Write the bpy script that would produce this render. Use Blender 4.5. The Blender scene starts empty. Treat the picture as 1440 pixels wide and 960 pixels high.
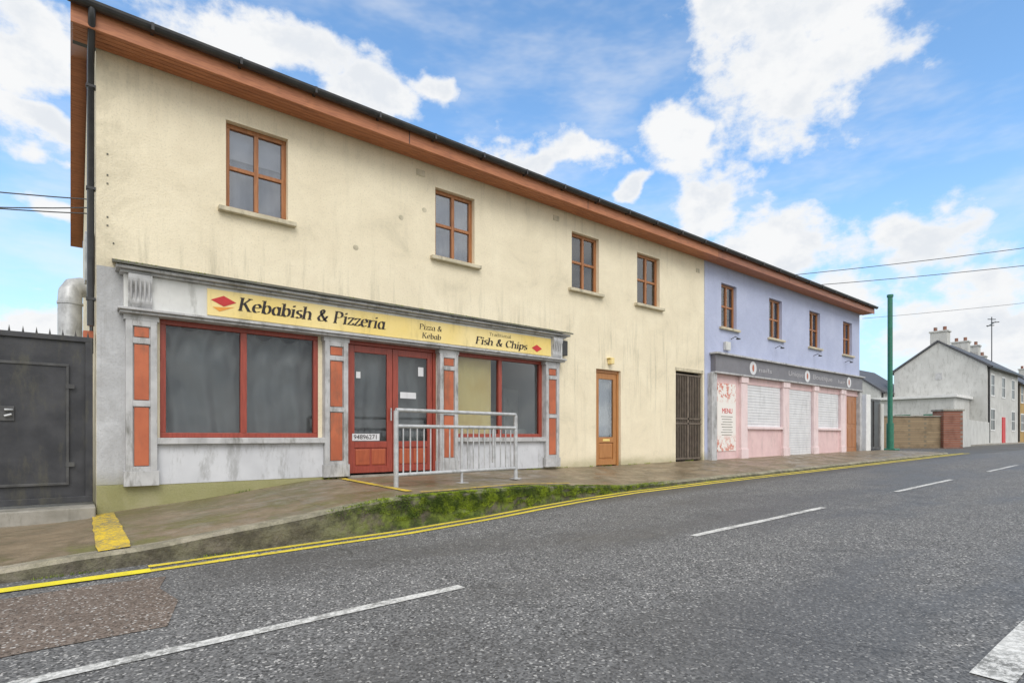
import bpy, math, random
from mathutils import Vector, noise
random.seed(4)
E = 1.05   # eye level above the road at the camera; heights below are given relative to eye level
D = bpy.data
scn = bpy.context.scene
scn.view_settings.view_transform = 'Standard'
scn.view_settings.look = 'None'
scn.view_settings.exposure = 0
COL = scn.collection

# ------------------------------------------------------------------ helpers
def link(o, parent=None):
    COL.objects.link(o)
    if parent: o.parent = parent
    return o
def group(name):
    return link(D.objects.new(name, None))
def mesh(name, v, f, mat, parent=None, bevel=0, smooth=False):
    m = D.meshes.new(name); m.from_pydata(v, [], f); m.update()
    if mat: m.materials.append(mat)
    if smooth:
        for p in m.polygons: p.use_smooth = True
    o = link(D.objects.new(name, m), parent)
    if bevel:
        b = o.modifiers.new('bevel', 'BEVEL'); b.width = bevel; b.segments = 2; b.limit_method = 'ANGLE'
    return o
def boxes(name, L, mat, parent=None, bevel=0):
    v = []; f = []
    for (x0, x1, y0, y1, z0, z1) in L:
        n = len(v)
        v += [(x0,y0,z0),(x1,y0,z0),(x1,y1,z0),(x0,y1,z0),(x0,y0,z1),(x1,y0,z1),(x1,y1,z1),(x0,y1,z1)]
        f += [(n,n+3,n+2,n+1),(n+4,n+5,n+6,n+7),(n,n+1,n+5,n+4),(n+1,n+2,n+6,n+5),(n+2,n+3,n+7,n+6),(n+3,n,n+4,n+7)]
    return mesh(name, v, f, mat, parent, bevel)
def tubes(name, paths, r, mat, parent=None, res=3):
    c = D.curves.new(name, 'CURVE'); c.dimensions = '3D'; c.bevel_depth = r; c.bevel_resolution = res; c.use_fill_caps = True
    for p in paths:
        s = c.splines.new('POLY'); s.points.add(len(p)-1)
        for i, q in enumerate(p): s.points[i].co = (q[0], q[1], q[2], 1)
    c.materials.append(mat)
    return link(D.objects.new(name, c), parent)
def interp(L, x):
    if x <= L[0][0]: return L[0][1]
    for (a, b), (c, d) in zip(L, L[1:]):
        if x <= c: return b + (d-b)*(x-a)/(c-a)
    return L[-1][1]

# ------------------------------------------------------------------ node helpers
def newmat(name):
    m = D.materials.new(name); m.use_nodes = True
    nt = m.node_tree; return m, nt, nt.nodes['Principled BSDF']
def nd(nt, t, **kw):
    n = nt.nodes.new(t)
    for k, v in kw.items():
        if k in n.inputs: n.inputs[k].default_value = v
        else: setattr(n, k, v)
    return n
def lk(nt, a, b): nt.links.new(a, b)
def coords(nt, scale=(1,1,1)):
    tc = nd(nt, 'ShaderNodeTexCoord'); mp = nd(nt, 'ShaderNodeMapping'); mp.inputs['Scale'].default_value = scale
    lk(nt, tc.outputs['Object'], mp.inputs['Vector']); return mp.outputs['Vector']
def noi(nt, scale, detail=4, rough=.55, vs=(1,1,1), dist=0):
    n = nd(nt, 'ShaderNodeTexNoise', Scale=scale, Detail=min(detail,5), Roughness=rough, Distortion=dist)
    lk(nt, coords(nt, vs), n.inputs['Vector']); return n.outputs['Fac']
def mr(nt, src, a, b, c=0., d=1., smooth=True):
    n = nd(nt, 'ShaderNodeMapRange'); n.interpolation_type = 'SMOOTHSTEP' if smooth else 'LINEAR'
    n.inputs[1].default_value = a; n.inputs[2].default_value = b; n.inputs[3].default_value = c; n.inputs[4].default_value = d
    lk(nt, src, n.inputs[0]); return n.outputs[0]
def ma(nt, op, a, b=None):
    n = nd(nt, 'ShaderNodeMath', operation=op)
    for i, q in enumerate((a, b)):
        if q is None: continue
        if isinstance(q, (int, float)): n.inputs[i].default_value = q
        else: lk(nt, q, n.inputs[i])
    return n.outputs[0]
def mix(nt, fac, a, b, mode='MIX'):
    n = nd(nt, 'ShaderNodeMix', data_type='RGBA', blend_type=mode)
    for i, q in ((0, fac), (6, a), (7, b)):
        if isinstance(q, (int, float)): n.inputs[i].default_value = q
        elif isinstance(q, tuple): n.inputs[i].default_value = (*q[:3], 1)
        else: lk(nt, q, n.inputs[i])
    return n.outputs[2]
def xyz(nt):
    s = nd(nt, 'ShaderNodeSeparateXYZ'); lk(nt, coords(nt), s.inputs[0]); return s.outputs
def bump(nt, bs, h, strength=.3, dist=.01):
    b = nd(nt, 'ShaderNodeBump', Strength=strength, Distance=dist); lk(nt, h, b.inputs['Height']); lk(nt, b.outputs[0], bs.inputs['Normal'])

def simple(name, c1, c2=None, scale=6, rough=.5, bs=0, bscale=60, vs=(1,1,1), metal=0, spec=.5, grime=0.):
    m, nt, b = newmat(name)
    if c2 is None: c2 = tuple(x*.75 for x in c1)
    col = mix(nt, mr(nt, noi(nt, scale, 3, vs=vs), .3, .7), c1, c2)
    if grime:
        col = mix(nt, ma(nt, 'MULTIPLY', mr(nt, noi(nt, 2.8, 5, .75, (2,2,.6)), .48, .70), grime), col, (.09,.085,.06))
    lk(nt, col, b.inputs['Base Color'])
    b.inputs['Roughness'].default_value = rough; b.inputs['Metallic'].default_value = metal
    b.inputs['Specular IOR Level'].default_value = spec
    if bs >= .3: bump(nt, b, noi(nt, bscale, 2, vs=vs), bs, .006)
    return m

def render_mat(name, c1, c2, stain, strength=.6, moss=True):
    m, nt, b = newmat(name)
    P = xyz(nt)
    blot = noi(nt, 1.1, 5, .72, (1,1,1.2), .5)
    col = mix(nt, mr(nt, blot, .3, .6), c1, c2)
    st = mr(nt, noi(nt, 2.4, 5, .72, (2.8,1,.22)), .49, .72)
    z = P[2]
    band = ma(nt, 'ADD', ma(nt,'MULTIPLY', mr(nt, z, E+1.9, E+2.9, 1, .0), .9),
              ma(nt, 'ADD', ma(nt,'MULTIPLY', mr(nt, z, E+3.9, E+4.6), .4), .16))
    band = ma(nt, 'MULTIPLY', band, mr(nt, z, E+.2, E+1.6, .30, 1.))
    col = mix(nt, ma(nt, 'MULTIPLY', ma(nt, 'MULTIPLY', st, band), strength), col, stain)
    col = mix(nt, ma(nt, 'MULTIPLY', mr(nt, blot, .54, .76), strength*.5), col, stain)
    sp = mr(nt, noi(nt, 42, 2, .7), .52, .70)
    col = mix(nt, ma(nt, 'MULTIPLY', sp, .18), col, tuple(q*.5 for q in stain))
    sp2 = mr(nt, noi(nt, 9, 5, .9), .66, .73)
    col = mix(nt, ma(nt, 'MULTIPLY', sp2, .45), col, tuple(q*.5 for q in stain))
    col = mix(nt, ma(nt,'MULTIPLY', ma(nt,'MULTIPLY', mr(nt, P[0], .0, .6, 1, 0), mr(nt, blot, .35, .6)), .4), col, stain)
    if moss:
        base = mr(nt, ma(nt, 'ADD', z, ma(nt,'MULTIPLY', blot, .5)), E-.42, E-.12, 1, 0)
        col = mix(nt, ma(nt,'MULTIPLY', base, .6), col, (.26,.24,.11))
    lk(nt, col, b.inputs['Base Color']); b.inputs['Roughness'].default_value = .9; b.inputs['Specular IOR Level'].default_value = .2
    bump(nt, b, noi(nt, 48, 2), .5, .010)
    return m

def asphalt_mat(name, dark, light, tint=None):
    m, nt, b = newmat(name)
    v = nd(nt, 'ShaderNodeTexVoronoi', Scale=90.); lk(nt, coords(nt), v.inputs['Vector'])
    s = nd(nt, 'ShaderNodeSeparateColor'); lk(nt, v.outputs['Color'], s.inputs[0])
    col = mix(nt, s.outputs[0], dark, light)
    col = mix(nt, ma(nt,'MULTIPLY', mr(nt, s.outputs[1], .90, .96), .85), col, (.56,.55,.53))
    col = mix(nt, ma(nt,'MULTIPLY', mr(nt, s.outputs[2], .68, .92), .8), col, tuple(q*.3 for q in dark))
    big = noi(nt, .35, 5, .66, (.5,1.6,1))
    col = mix(nt, ma(nt,'MULTIPLY', mr(nt, big, .42, .64), .55), col, tuple(q*.95 for q in dark))
    med = mr(nt, noi(nt, 2.6, 5, .78), .48, .72)
    col = mix(nt, ma(nt,'MULTIPLY', med, .34), col, tuple(q*.55 for q in dark))
    w = nd(nt, 'ShaderNodeTexVoronoi', feature='DISTANCE_TO_EDGE', Scale=.38)
    wm = nd(nt, 'ShaderNodeMix', data_type='VECTOR'); wm.inputs[0].default_value = .13
    nz = nd(nt, 'ShaderNodeTexNoise', Scale=2.2, Detail=4.); cc = coords(nt); lk(nt, cc, nz.inputs['Vector'])
    lk(nt, cc, wm.inputs[4]); lk(nt, nz.outputs['Color'], wm.inputs[5]); lk(nt, wm.outputs[1], w.inputs['Vector'])
    cr = ma(nt, 'MULTIPLY', mr(nt, w.outputs['Distance'], .001, .004, 1, 0), mr(nt, big, .5, .6))
    col = mix(nt, ma(nt,'MULTIPLY', cr, .5), col, (.03,.03,.03))
    P = xyz(nt)
    ed = ma(nt,'MULTIPLY', mr(nt, ma(nt,'ADD',P[1],ma(nt,'MULTIPLY',big,.5)), -2.75, -2.2), .5)
    col = mix(nt, ed, col, (.07,.062,.045))
    lk(nt, col, b.inputs['Base Color']); b.inputs['Specular IOR Level'].default_value = .35
    lk(nt, mr(nt, big, .40, .64, .85, .55), b.inputs['Roughness'])
    bump(nt, b, s.outputs[0], .5, .006)
    return m

def paint_mat(name, c, wear=.5):
    m, nt, b = newmat(name)
    f = mr(nt, noi(nt, 30, 5, .8), .60-.16*wear, .70-.12*wear)
    g = mr(nt, noi(nt, 3, 4, .6), .35, .7)
    f = ma(nt,'MULTIPLY', f, ma(nt,'ADD', ma(nt,'MULTIPLY', g, .6), .4))
    col = mix(nt, g, c, tuple(q*.8 for q in c))
    col = mix(nt, f, col, (.15,.15,.14))
    lk(nt, col, b.inputs['Base Color']); b.inputs['Roughness'].default_value = .7
    return m

def glass_mat(name, tint=(.88,.90,.90), base=.03, k=.9):
    m, nt, b = newmat(name); nt.nodes.remove(b)
    out = nt.nodes['Material Output']
    tr = nd(nt, 'ShaderNodeBsdfTransparent'); tr.inputs[0].default_value = (*tint, 1)
    gl = nd(nt, 'ShaderNodeBsdfGlossy', Roughness=.03); gl.inputs['Color'].default_value = (.9,.92,.95,1)
    fr = nd(nt, 'ShaderNodeFresnel', IOR=1.45)
    ms = nd(nt, 'ShaderNodeMixShader')
    lk(nt, ma(nt,'ADD', ma(nt,'MULTIPLY', fr.outputs[0], k), base), ms.inputs[0])
    lk(nt, tr.outputs[0], ms.inputs[1]); lk(nt, gl.outputs[0], ms.inputs[2]); lk(nt, ms.outputs[0], out.inputs[0])
    return m

def wood_mat(name, c1, c2, rough=.4, vs=(14,14,1.2)):
    m, nt, b = newmat(name)
    g = mr(nt, noi(nt, 3, 4, .6, vs, .4), .35, .68)
    col = mix(nt, g, c1, c2)
    col = mix(nt, ma(nt,'MULTIPLY', mr(nt, noi(nt, 5, 4,.7), .55, .75), .35), col, tuple(q*.4 for q in c2))
    lk(nt, col, b.inputs['Base Color']); b.inputs['Roughness'].default_value = rough
    return m

# ------------------------------------------------------------------ materials
CREAM = render_mat('cream_render', (.88,.79,.60), (.81,.72,.54), (.46,.42,.31), .72)
LILAC = render_mat('lilac_render', (.51,.55,.72), (.455,.495,.665), (.31,.33,.43), .45)
GREYR = render_mat('grey_painted_render', (.60,.61,.63), (.52,.53,.55), (.30,.29,.28), .7)
PLINTH = render_mat('mossy_plinth', (.52,.49,.34), (.40,.40,.21), (.17,.18,.07), .9)
ASPH = asphalt_mat('asphalt', (.082,.082,.082), (.24,.24,.24))
ASPH2 = asphalt_mat('old_asphalt', (.13,.10,.08), (.24,.195,.165))
YEL = paint_mat('yellow_road_paint', (.80,.64,.05), .6)
YELB = paint_mat('fresh_yellow_road_paint', (.84,.72,.03), .25)
YEL2 = paint_mat('yellow_kerb_paint', (.80,.56,.02), 1.1)
WHT = paint_mat('white_road_paint', (.72,.72,.70), 1.15)
OAK = wood_mat('stained_wood', (.42,.175,.065), (.30,.115,.04))
OAKH = wood_mat('soffit_wood', (.54,.21,.095), (.39,.14,.065), .5, (1.2,14,14))
FASC = wood_mat('fascia_board', (.38,.14,.07), (.29,.10,.05), .45, (1.2,8,8))
REDW = wood_mat('red_shop_wood', (.36,.07,.045), (.27,.05,.033), .35)
ORNG = simple('orange_panel_paint', (.52,.145,.065), (.42,.11,.05), 4, .5, grime=.4)
GREYP = simple('grey_shop_paint', (.54,.54,.545), (.40,.40,.405), 5, .6, .2, 40, grime=.65)
STALL = simple('stallriser_paint', (.64,.65,.68), (.54,.55,.58), 2, .6, .15, 30, grime=.4)
LEAD = simple('lead_flashing', (.12,.12,.10), (.20,.19,.15), 5, .8, .3, 30, grime=.5)
SILL = simple('stone_sill', (.66,.59,.44), (.48,.43,.31), 6, .8, .2, 60, grime=.45)
DARKPL = simple('dark_plastic', (.03,.03,.033), (.05,.05,.05), 6, .35)
SLATE = simple('slate_roof', (.06,.062,.07), (.10,.10,.11), 9, .6, .3, 30)
GLASS = glass_mat('window_glass', base=.012, k=.6)
GLASS_UP = glass_mat('upper_glass', (.85,.87,.90), .10, 1.0)
DARKROOM = simple('dark_interior', (.07,.07,.075), (.04,.04,.045), 1, .9)
ROOMG = simple('room_wall', (.88,.89,.90), (.82,.84,.86), 1, .9)
BLIND = simple('net_curtain', (.38,.39,.43), (.24,.25,.28), 2.5, .9, vs=(3,1,.5))
BLINDL = simple('roller_blind', (.60,.61,.64), (.50,.51,.54), 3, .9)
SHEET = simple('black_plastic_sheet', (.21,.215,.225), (.155,.16,.17), 1.5, .36, spec=.6)
PAPER = simple('yellow_paper', (.92,.74,.34), (.86,.64,.26), 2, .8)
SIGNY = simple('sign_yellow', (.84,.63,.18), (.88,.72,.35), .8, .45, grime=.22)
SIGNW = simple('sign_offwhite', (.70,.70,.68), (.60,.60,.58), 3, .5, grime=.35)
INK = simple('letter_black', (.015,.012,.012), (.03,.02,.02), 6, .5)
RED = simple('sign_red', (.65,.03,.04), (.5,.03,.03), 6, .5)
GATEM = simple('black_gate_paint', (.026,.027,.032), (.055,.056,.062), 3, .5, .3, 20, grime=.6)
GATEF = simple('gate_frame_paint', (.05,.05,.052), (.09,.09,.09), 6, .5, .3, 30, grime=.5)
GALV = simple('galvanised_steel', (.58,.59,.60), (.44,.45,.46), 12, .45, .1, 40, metal=.25, grime=.4)
CONC = simple('concrete', (.36,.34,.30), (.24,.225,.19), 4, .85, .4, 50, grime=.6)
PINK = simple('pink_paint', (.76,.55,.54), (.70,.49,.49), 3, .6, .1, 40, grime=.2)
PINKL = simple('pale_pink_paint', (.80,.65,.65), (.74,.59,.59), 3, .6, grime=.2)
SHUT = simple('shutter_white', (.74,.74,.76), (.66,.66,.68), 3, .45, grime=.2)
FASD = simple('grey_fascia', (.17,.165,.185), (.20,.195,.215), 3, .5, grime=.15)
FADED = simple('faded_lettering', (.48,.47,.49), (.38,.37,.39), 8, .6)
WHITE = simple('white_paint', (.78,.78,.77), (.70,.70,.69), 4, .6)
GREEN = simple('green_pole_paint', (.02,.15,.095), (.03,.19,.12), 8, .45, grime=.2)
HOUSEW = simple('house_render', (.60,.60,.58), (.52,.52,.50), 1.2, .9, .2, 30, grime=.3)
OCHRE = simple('ochre_render', (.44,.29,.11), (.38,.25,.09), 1.2, .9)

def pavement_mat():
    m, nt, b = newmat('wet_concrete_pavement')
    P = xyz(nt)
    n1 = noi(nt, 1.4, 5, .72)
    n2 = noi(nt, 1.9, 5, .75, (1,1.5,1), .5)
    col = mix(nt, mr(nt, n1, .35, .64), (.26,.20,.13), (.155,.122,.078))
    col = mix(nt, ma(nt,'MULTIPLY', mr(nt, n2, .52, .70), .6), col, (.34,.29,.21))
    left = mr(nt, P[0], 2.5, 8, .8, .12)
    edge = mr(nt, P[1], -2.8, -1.2, 1, .5)
    moss = ma(nt,'MULTIPLY', ma(nt,'MULTIPLY', mr(nt, n1, .46, .64), left), edge)
    col = mix(nt, moss, col, (.15,.15,.035))
    jx = ma(nt, 'FRACT', ma(nt,'MULTIPLY', ma(nt,'ADD', P[0], ma(nt,'MULTIPLY', n1, .05)), .55))
    j = mr(nt, jx, .0, .012, 1, 0)
    col = mix(nt, ma(nt,'MULTIPLY', j, .7), col, (.05,.05,.03))
    sp = mr(nt, noi(nt, 60, 3, .8), .53, .66)
    col = mix(nt, ma(nt,'MULTIPLY', sp, .4), col, (.07,.06,.04))
    lk(nt, col, b.inputs['Base Color'])
    lk(nt, mr(nt, n2, .4, .62, .30, .75), b.inputs['Roughness'])
    bump(nt, b, noi(nt, 40, 2), .4, .008)
    return m
PAV = pavement_mat()
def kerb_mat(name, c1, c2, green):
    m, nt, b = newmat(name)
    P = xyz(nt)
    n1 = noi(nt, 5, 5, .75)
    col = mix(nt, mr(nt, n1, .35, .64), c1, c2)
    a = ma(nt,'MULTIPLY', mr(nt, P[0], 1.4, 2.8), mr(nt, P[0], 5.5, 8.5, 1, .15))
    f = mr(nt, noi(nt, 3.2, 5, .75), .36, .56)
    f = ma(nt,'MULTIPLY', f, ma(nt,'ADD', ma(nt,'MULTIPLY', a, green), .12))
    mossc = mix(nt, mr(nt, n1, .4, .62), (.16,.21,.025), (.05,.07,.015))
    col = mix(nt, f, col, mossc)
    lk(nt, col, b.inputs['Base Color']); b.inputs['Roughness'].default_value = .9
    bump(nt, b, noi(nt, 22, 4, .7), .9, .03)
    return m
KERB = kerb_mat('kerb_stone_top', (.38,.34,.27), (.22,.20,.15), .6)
KERBF = kerb_mat('kerb_face_dirt_shade', (.17,.15,.115), (.075,.065,.048), .95)  # front face darkened by dirt plus shade painted into the colour; top stays lighter
def brick_mat(name, c1, c2, mortar, s=1.):
    m, nt, b = newmat(name)
    tc = nd(nt, 'ShaderNodeTexCoord'); sp = nd(nt,'ShaderNodeSeparateXYZ'); lk(nt, tc.outputs['Object'], sp.inputs[0])
    cb = nd(nt,'ShaderNodeCombineXYZ'); lk(nt, ma(nt,'ADD', sp.outputs[0], sp.outputs[1]), cb.inputs[0]); lk(nt, sp.outputs[2], cb.inputs[1])
    br = nd(nt,'ShaderNodeTexBrick', Scale=s); br.inputs['Color1'].default_value=(*c1,1); br.inputs['Color2'].default_value=(*c2,1); br.inputs['Mortar'].default_value=(*mortar,1)
    br.inputs['Brick Width'].default_value=.32; br.inputs['Row Height'].default_value=.12; br.inputs['Mortar Size'].default_value=.012
    lk(nt, cb.outputs[0], br.inputs['Vector'])
    col = mix(nt, ma(nt,'MULTIPLY', mr(nt, noi(nt,2,5), .45,.7), .5), br.outputs[0], tuple(q*.5 for q in c2))
    lk(nt, col, b.inputs['Base Color']); b.inputs['Roughness'].default_value=.9
    return m
STONEW = brick_mat('old_stone_wall', (.34,.25,.15), (.25,.18,.11), (.20,.17,.12))
BRICKR = brick_mat('red_brick', (.32,.13,.08), (.24,.09,.06), (.24,.21,.18))
def grass_mat():
    m, nt, b = newmat('rough_ground')
    col = mix(nt, mr(nt, noi(nt, .3, 5,.7), .4,.6), (.06,.09,.03), (.12,.11,.06))
    lk(nt, col, b.inputs['Base Color']); b.inputs['Roughness'].default_value=.95; return m
GRND = grass_mat()
def moss_mat():
    m, nt, b = newmat('moss_and_weeds')
    col = mix(nt, mr(nt, noi(nt, 5, 4,.75), .38,.62), (.33,.42,.03), (.09,.145,.02))
    lk(nt, col, b.inputs['Base Color']); b.inputs['Roughness'].default_value=.8; return m
MOSS = moss_mat()
def poster_mat():
    m, nt, b = newmat('floral_poster')
    P = xyz(nt)
    f = mr(nt, noi(nt, 9, 4, .7), .50, .56)
    edge = ma(nt, 'ADD', mr(nt, P[2], E+.85, E+1.1), mr(nt, P[2], E-.2, E+.1, .9, 0))
    col = mix(nt, ma(nt,'MULTIPLY', f, edge), (.82,.78,.74), (.62,.22,.16))
    lk(nt, col, b.inputs['Base Color']); b.inputs['Roughness'].default_value=.4; return m
POSTER = poster_mat()

# ------------------------------------------------------------------ ground profiles
def zr(x):
    X = max(x, -15)+.236
    return E + (-1.05+.0145*X if X < 26 else -.673+.003*(min(X,90)-26))
PF = [(-9,-.99),(-.3,-.95),(0,-.92),(1.2,-.80),(2.5,-.635),(4,-.62),(9,-.645),(16,-.59),(23,-.54),(27,-.56),(60,-.56)]
PK = [(-9,-1.03),(-.6,-.955),(.3,-.89),(1.65,-.755),(2.5,-.66),(4.66,-.69),(6,-.77),(7.2,-.85),(9.9,-.83),(18,-.715),(24,-.64),(27.5,-.62)]
YK = [(-9,-2.7),(.3,-2.78),(2.5,-2.72),(3.6,-2.55),(4.66,-2.33),(6,-2.08),(7.2,-1.96),(10,-1.92),(18,-2.06),(25.3,-2.1)]
def yk(x): return interp(YK, x) if x < 24 else -2.1
def pav_z(x, y):
    t = min(1, max(0, y/yk(x)))
    return E + interp(PF,x)*(1-t) + interp(PK,x)*t

def sheet(name, xs, y0, y1, dz, mat, ny=2, parent=None, zf=zr):
    v=[];f=[]
    for x in xs:
        for j in range(ny): v.append((x, y0+(y1-y0)*j/(ny-1), zf(x)+dz))
    for i in range(len(xs)-1):
        for j in range(ny-1):
            a=i*ny+j; f.append((a,a+ny,a+ny+1,a+1))
    return mesh(name, v, f, mat, parent)
GX = [-900,-100,-15,-10,0,10,20,25.7,26,40,60,90,900]
sheet('ground', GX, -900, 900, -.05, GRND)
sheet('road', [-100,-15,-5,0,10,20,25.76,40,60,90,200], -9.0, 0.9, 0, ASPH)
sheet('road', [25.76,40], .904, 60, .0, ASPH)
vv=[(-6,-4.75),(-3,-4.72),(-2.2,-4.68),(-1.2,-4.66),(-.4,-4.60),(.18,-4.62),(.3,-4.1),(.24,-3.7),(.32,-3.36),(-.1,-3.30),(-.6,-3.33),(-1.2,-3.28),(-2,-3.3),(-6,-3.3)]
mesh('road_patch', [(x,y,zr(x)+.004) for x,y in vv], [tuple(range(len(vv)))], ASPH2)

def strip(name, pts, w, mat, dz=.006, zf=None, parent=None):
    v=[];f=[]
    for i,p in enumerate(pts):
        a=Vector(pts[max(0,i-1)]);b=Vector(pts[min(len(pts)-1,i+1)]);d=(b-a).normalized();n=Vector((-d.y,d.x))
        ww=w*(1+.16*noise.noise(Vector((p[0]*3,p[1]*3,w))))
        off=.012*noise.noise(Vector((p[0]*.9,w*9,2)))
        for s in (-.5,.5):
            q=Vector(p)+n*(s*ww+off); z=(zf(q.x,q.y) if zf else zr(q.x))+dz
            v.append((q.x,q.y,z))
    for i in range(len(pts)-1): f.append((2*i,2*i+2,2*i+3,2*i+1))
    return mesh(name,v,f,mat,parent)
marks = group('road_markings')
for i,(a,b) in enumerate([(-7.5,-4.2),(-1.2,1.84),(4.55,7.5),(10.2,13.3),(16.2,19.3),(22.2,25.2),(28.2,31.2),(34.2,37.2),(40,43),(46,49)]):
    n=24; strip('centre_dash_%d'%i, [(a+(b-a)*k/n,-5.03) for k in range(n+1)], .085, WHT, .005, parent=marks)
strip('edge_line', [(2.75+k*.5,-7.62) for k in range(120)], .14, WHT, .005, parent=marks)
ys=[(-8+.25*k) for k in range(0, 141)]
strip('yellow_line_inner', [(x, yk(x)-.12) for x in ys if x>.1], .08, YEL, .006, parent=marks)
strip('yellow_line_outer', [(x, yk(x)-.30) for x in ys if x>.1], .085, YEL, .006, parent=marks)
strip('yellow_line_apron', [(x, yk(x)-.30) for x in ys if x<.3], .14, YELB, .009, parent=marks)
strip('yellow_strip_corner', [(.06-.02*k/10, -.12-(2.6)*k/10) for k in range(11)], .22, YEL2, .008, zf=pav_z, parent=marks)
strip('yellow_strip_ramp', [(2.92, -.15-(2.1)*k/10) for k in range(11)], .10, YEL2, .008, zf=pav_z, parent=marks)
strip('yellow_strip_edge', [(3.0+k*.25, yk(3.0+k*.25)+.26) for k in range(13)], .06, YEL2, .008, zf=pav_z, parent=marks)

# pavement with kerb
cols=[]
x=-9.
while x<25.3: cols.append(((x,yk(x)),(x,0.0))); x+=.2
for k in range(13):
    a=-math.pi/2+k*math.pi/24
    cols.append(((25.3+2.1*math.cos(a), 2.1*math.sin(a)), (25.3,0.0)))
for k in range(1,20): cols.append(((27.4,k*1.0),(25.3,k*1.0)))
pv=[];pf_=[];kv=[];kf=[]
NS=9
for (o,i) in cols:
    o=Vector(o);i=Vector(i); d=(i-o).normalized()
    w=.022*noise.noise(Vector((o.x*1.7,o.y,3)))
    zo=E+interp(PK,o.x)+.018*noise.noise(Vector((o.x*1.3,0,7))); zi=E+interp(PF,i.x)
    k_in=o+d*.14
    for j in range(NS):
        q=i+(k_in-i)*j/(NS-1); z=zi+(zo-zi)*j/(NS-1)
        pv.append((q.x,q.y,z+.006*noise.noise(Vector((q.x*1.5,q.y*1.5,0)))-(.008 if j==NS-1 else 0)))
    o=o-d*w
    zb=zr(o.x)-.03
    h=zo-zb
    kv += [(k_in.x,k_in.y,zo),( (o+d*.03).x,(o+d*.03).y,zo),(o.x,o.y,zo-.03)]
    for q in range(1,5):
        ob=o-d*(.02*q/4+.022*noise.noise(Vector((o.x*3,q,1)))*(h>.2)); kv.append((ob.x,ob.y,zo-.03-(h-.03)*q/4))
n=len(cols)
for c in range(n-1):
    for j in range(NS-1): a=c*NS+j; pf_.append((a,a+1,a+NS+1,a+NS))
    for j in range(6): a=c*7+j; kf.append((a,a+1,a+8,a+7))
pav=group('pavement')
mesh('pavement_surface', pv, pf_, PAV, pav, smooth=True)
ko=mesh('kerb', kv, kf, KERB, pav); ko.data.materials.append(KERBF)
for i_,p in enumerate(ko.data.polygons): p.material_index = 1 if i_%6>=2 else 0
boxes('pavement', [(-60,120,-12,-9.0,-.3,.12)], CONC, bevel=.01)
boxes('pavement', [(41,90,.92,2.0,E-.75,E-.53)], CONC, bevel=.01)
# moss and weeds on the upper part of the kerb
v=[];f=[]
def blade(p,h,w,lean):
    a=random.uniform(0,6.28); dx,dy=math.cos(a)*w,math.sin(a)*w; n=len(v)
    v.extend([(p[0]-dx,p[1]-dy,p[2]),(p[0]+dx,p[1]+dy,p[2]),(p[0]+lean[0],p[1]+lean[1],p[2]+h)]); f.append((n,n+1,n+2))
for _ in range(56000):
    x=random.triangular(1.7,8.8,3.2)
    low=.66+.5*noise.noise(Vector((x*1.6,3,5)))+.25*noise.noise(Vector((x*6,0,2)))   # how far down the face the moss reaches here
    low*=min(1,(x-1.5)/1.0)
    zt=E+interp(PK,x); zb=zr(x); hh=zt-zb
    if random.random()<.8:
        tt=random.random()
        if tt>low or noise.noise(Vector((x*6,tt*5,8)))<-.26: continue
        y=yk(x)-.02*tt-.014; z=zt-.0-hh*tt; l=(random.uniform(-.015,.015),-random.uniform(.004,.018)); h=random.uniform(-.010,.014)
    else:
        if noise.noise(Vector((x*3,1,4)))<-.15: continue
        y=yk(x)+random.random()**2*.15-.01; z=zt-.003; l=(random.uniform(-.012,.012),random.uniform(-.015,.008)); h=random.uniform(.004,.020)
    blade((x,y,z),h,random.uniform(.003,.009),l)
for _ in range(5000):   # thin weeds along the foot of the kerb and the base of the wall
    if random.random()<.6:
        x=random.uniform(-3,12)
        if noise.noise(Vector((x*2,9,4)))<.08: continue
        blade((x,yk(x)-.035-random.random()*.03,zr(x)+.002),random.uniform(.004,.03),random.uniform(.002,.006),(random.uniform(-.01,.01),-random.uniform(0,.012)))
    else:
        x=random.uniform(.02,12.6)
        if noise.noise(Vector((x*2.3,2,1)))<.1 or 3<x<4.7: continue
        yy=-.055 if x<2.7 else (-.06 if x<7 else -.01)
        blade((x,yy-random.random()*.03,pav_z(x,yy)-.002),random.uniform(.008,.045),random.uniform(.002,.006),(random.uniform(-.015,.015),-random.uniform(0,.015)))
mesh('moss_growth', v, f, MOSS)

# ------------------------------------------------------------------ main building
B = group('two_storey_shop_building')
def wall_holes(name,x0,x1,z0,z1,holes,y,depth,mat,parent):
    xs=sorted({x0,x1,*[h[0] for h in holes],*[h[1] for h in holes]}); zs=sorted({z0,z1,*[h[2] for h in holes],*[h[3] for h in holes]})
    v=[];f=[]
    def q(*p): n=len(v); v.extend(p); f.append((n,n+1,n+2,n+3))
    for a,b in zip(xs,xs[1:]):
        for c,d in zip(zs,zs[1:]):
            mx,mz=(a+b)/2,(c+d)/2
            if any(h[0]<mx<h[1] and h[2]<mz<h[3] for h in holes): continue
            q((a,y,c),(b,y,c),(b,y,d),(a,y,d))
    for (a,b,c,d) in holes:
        Y=y+depth
        q((a,y,c),(a,Y,c),(b,Y,c),(b,y,c)); q((a,y,d),(b,y,d),(b,Y,d),(a,Y,d))
        q((a,y,c),(a,y,d),(a,Y,d),(a,Y,c)); q((b,y,c),(b,Y,c),(b,Y,d),(b,y,d))
    return mesh(name,v,f,mat,parent)
WT=4.58
UP1=[(1.39,2.19),(4.61,5.42),(7.85,8.67),(9.95,10.79)]
UP2=[(13.46,14.24),(16.07,16.87),(18.74,19.55),(21.44,22.24)]
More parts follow.
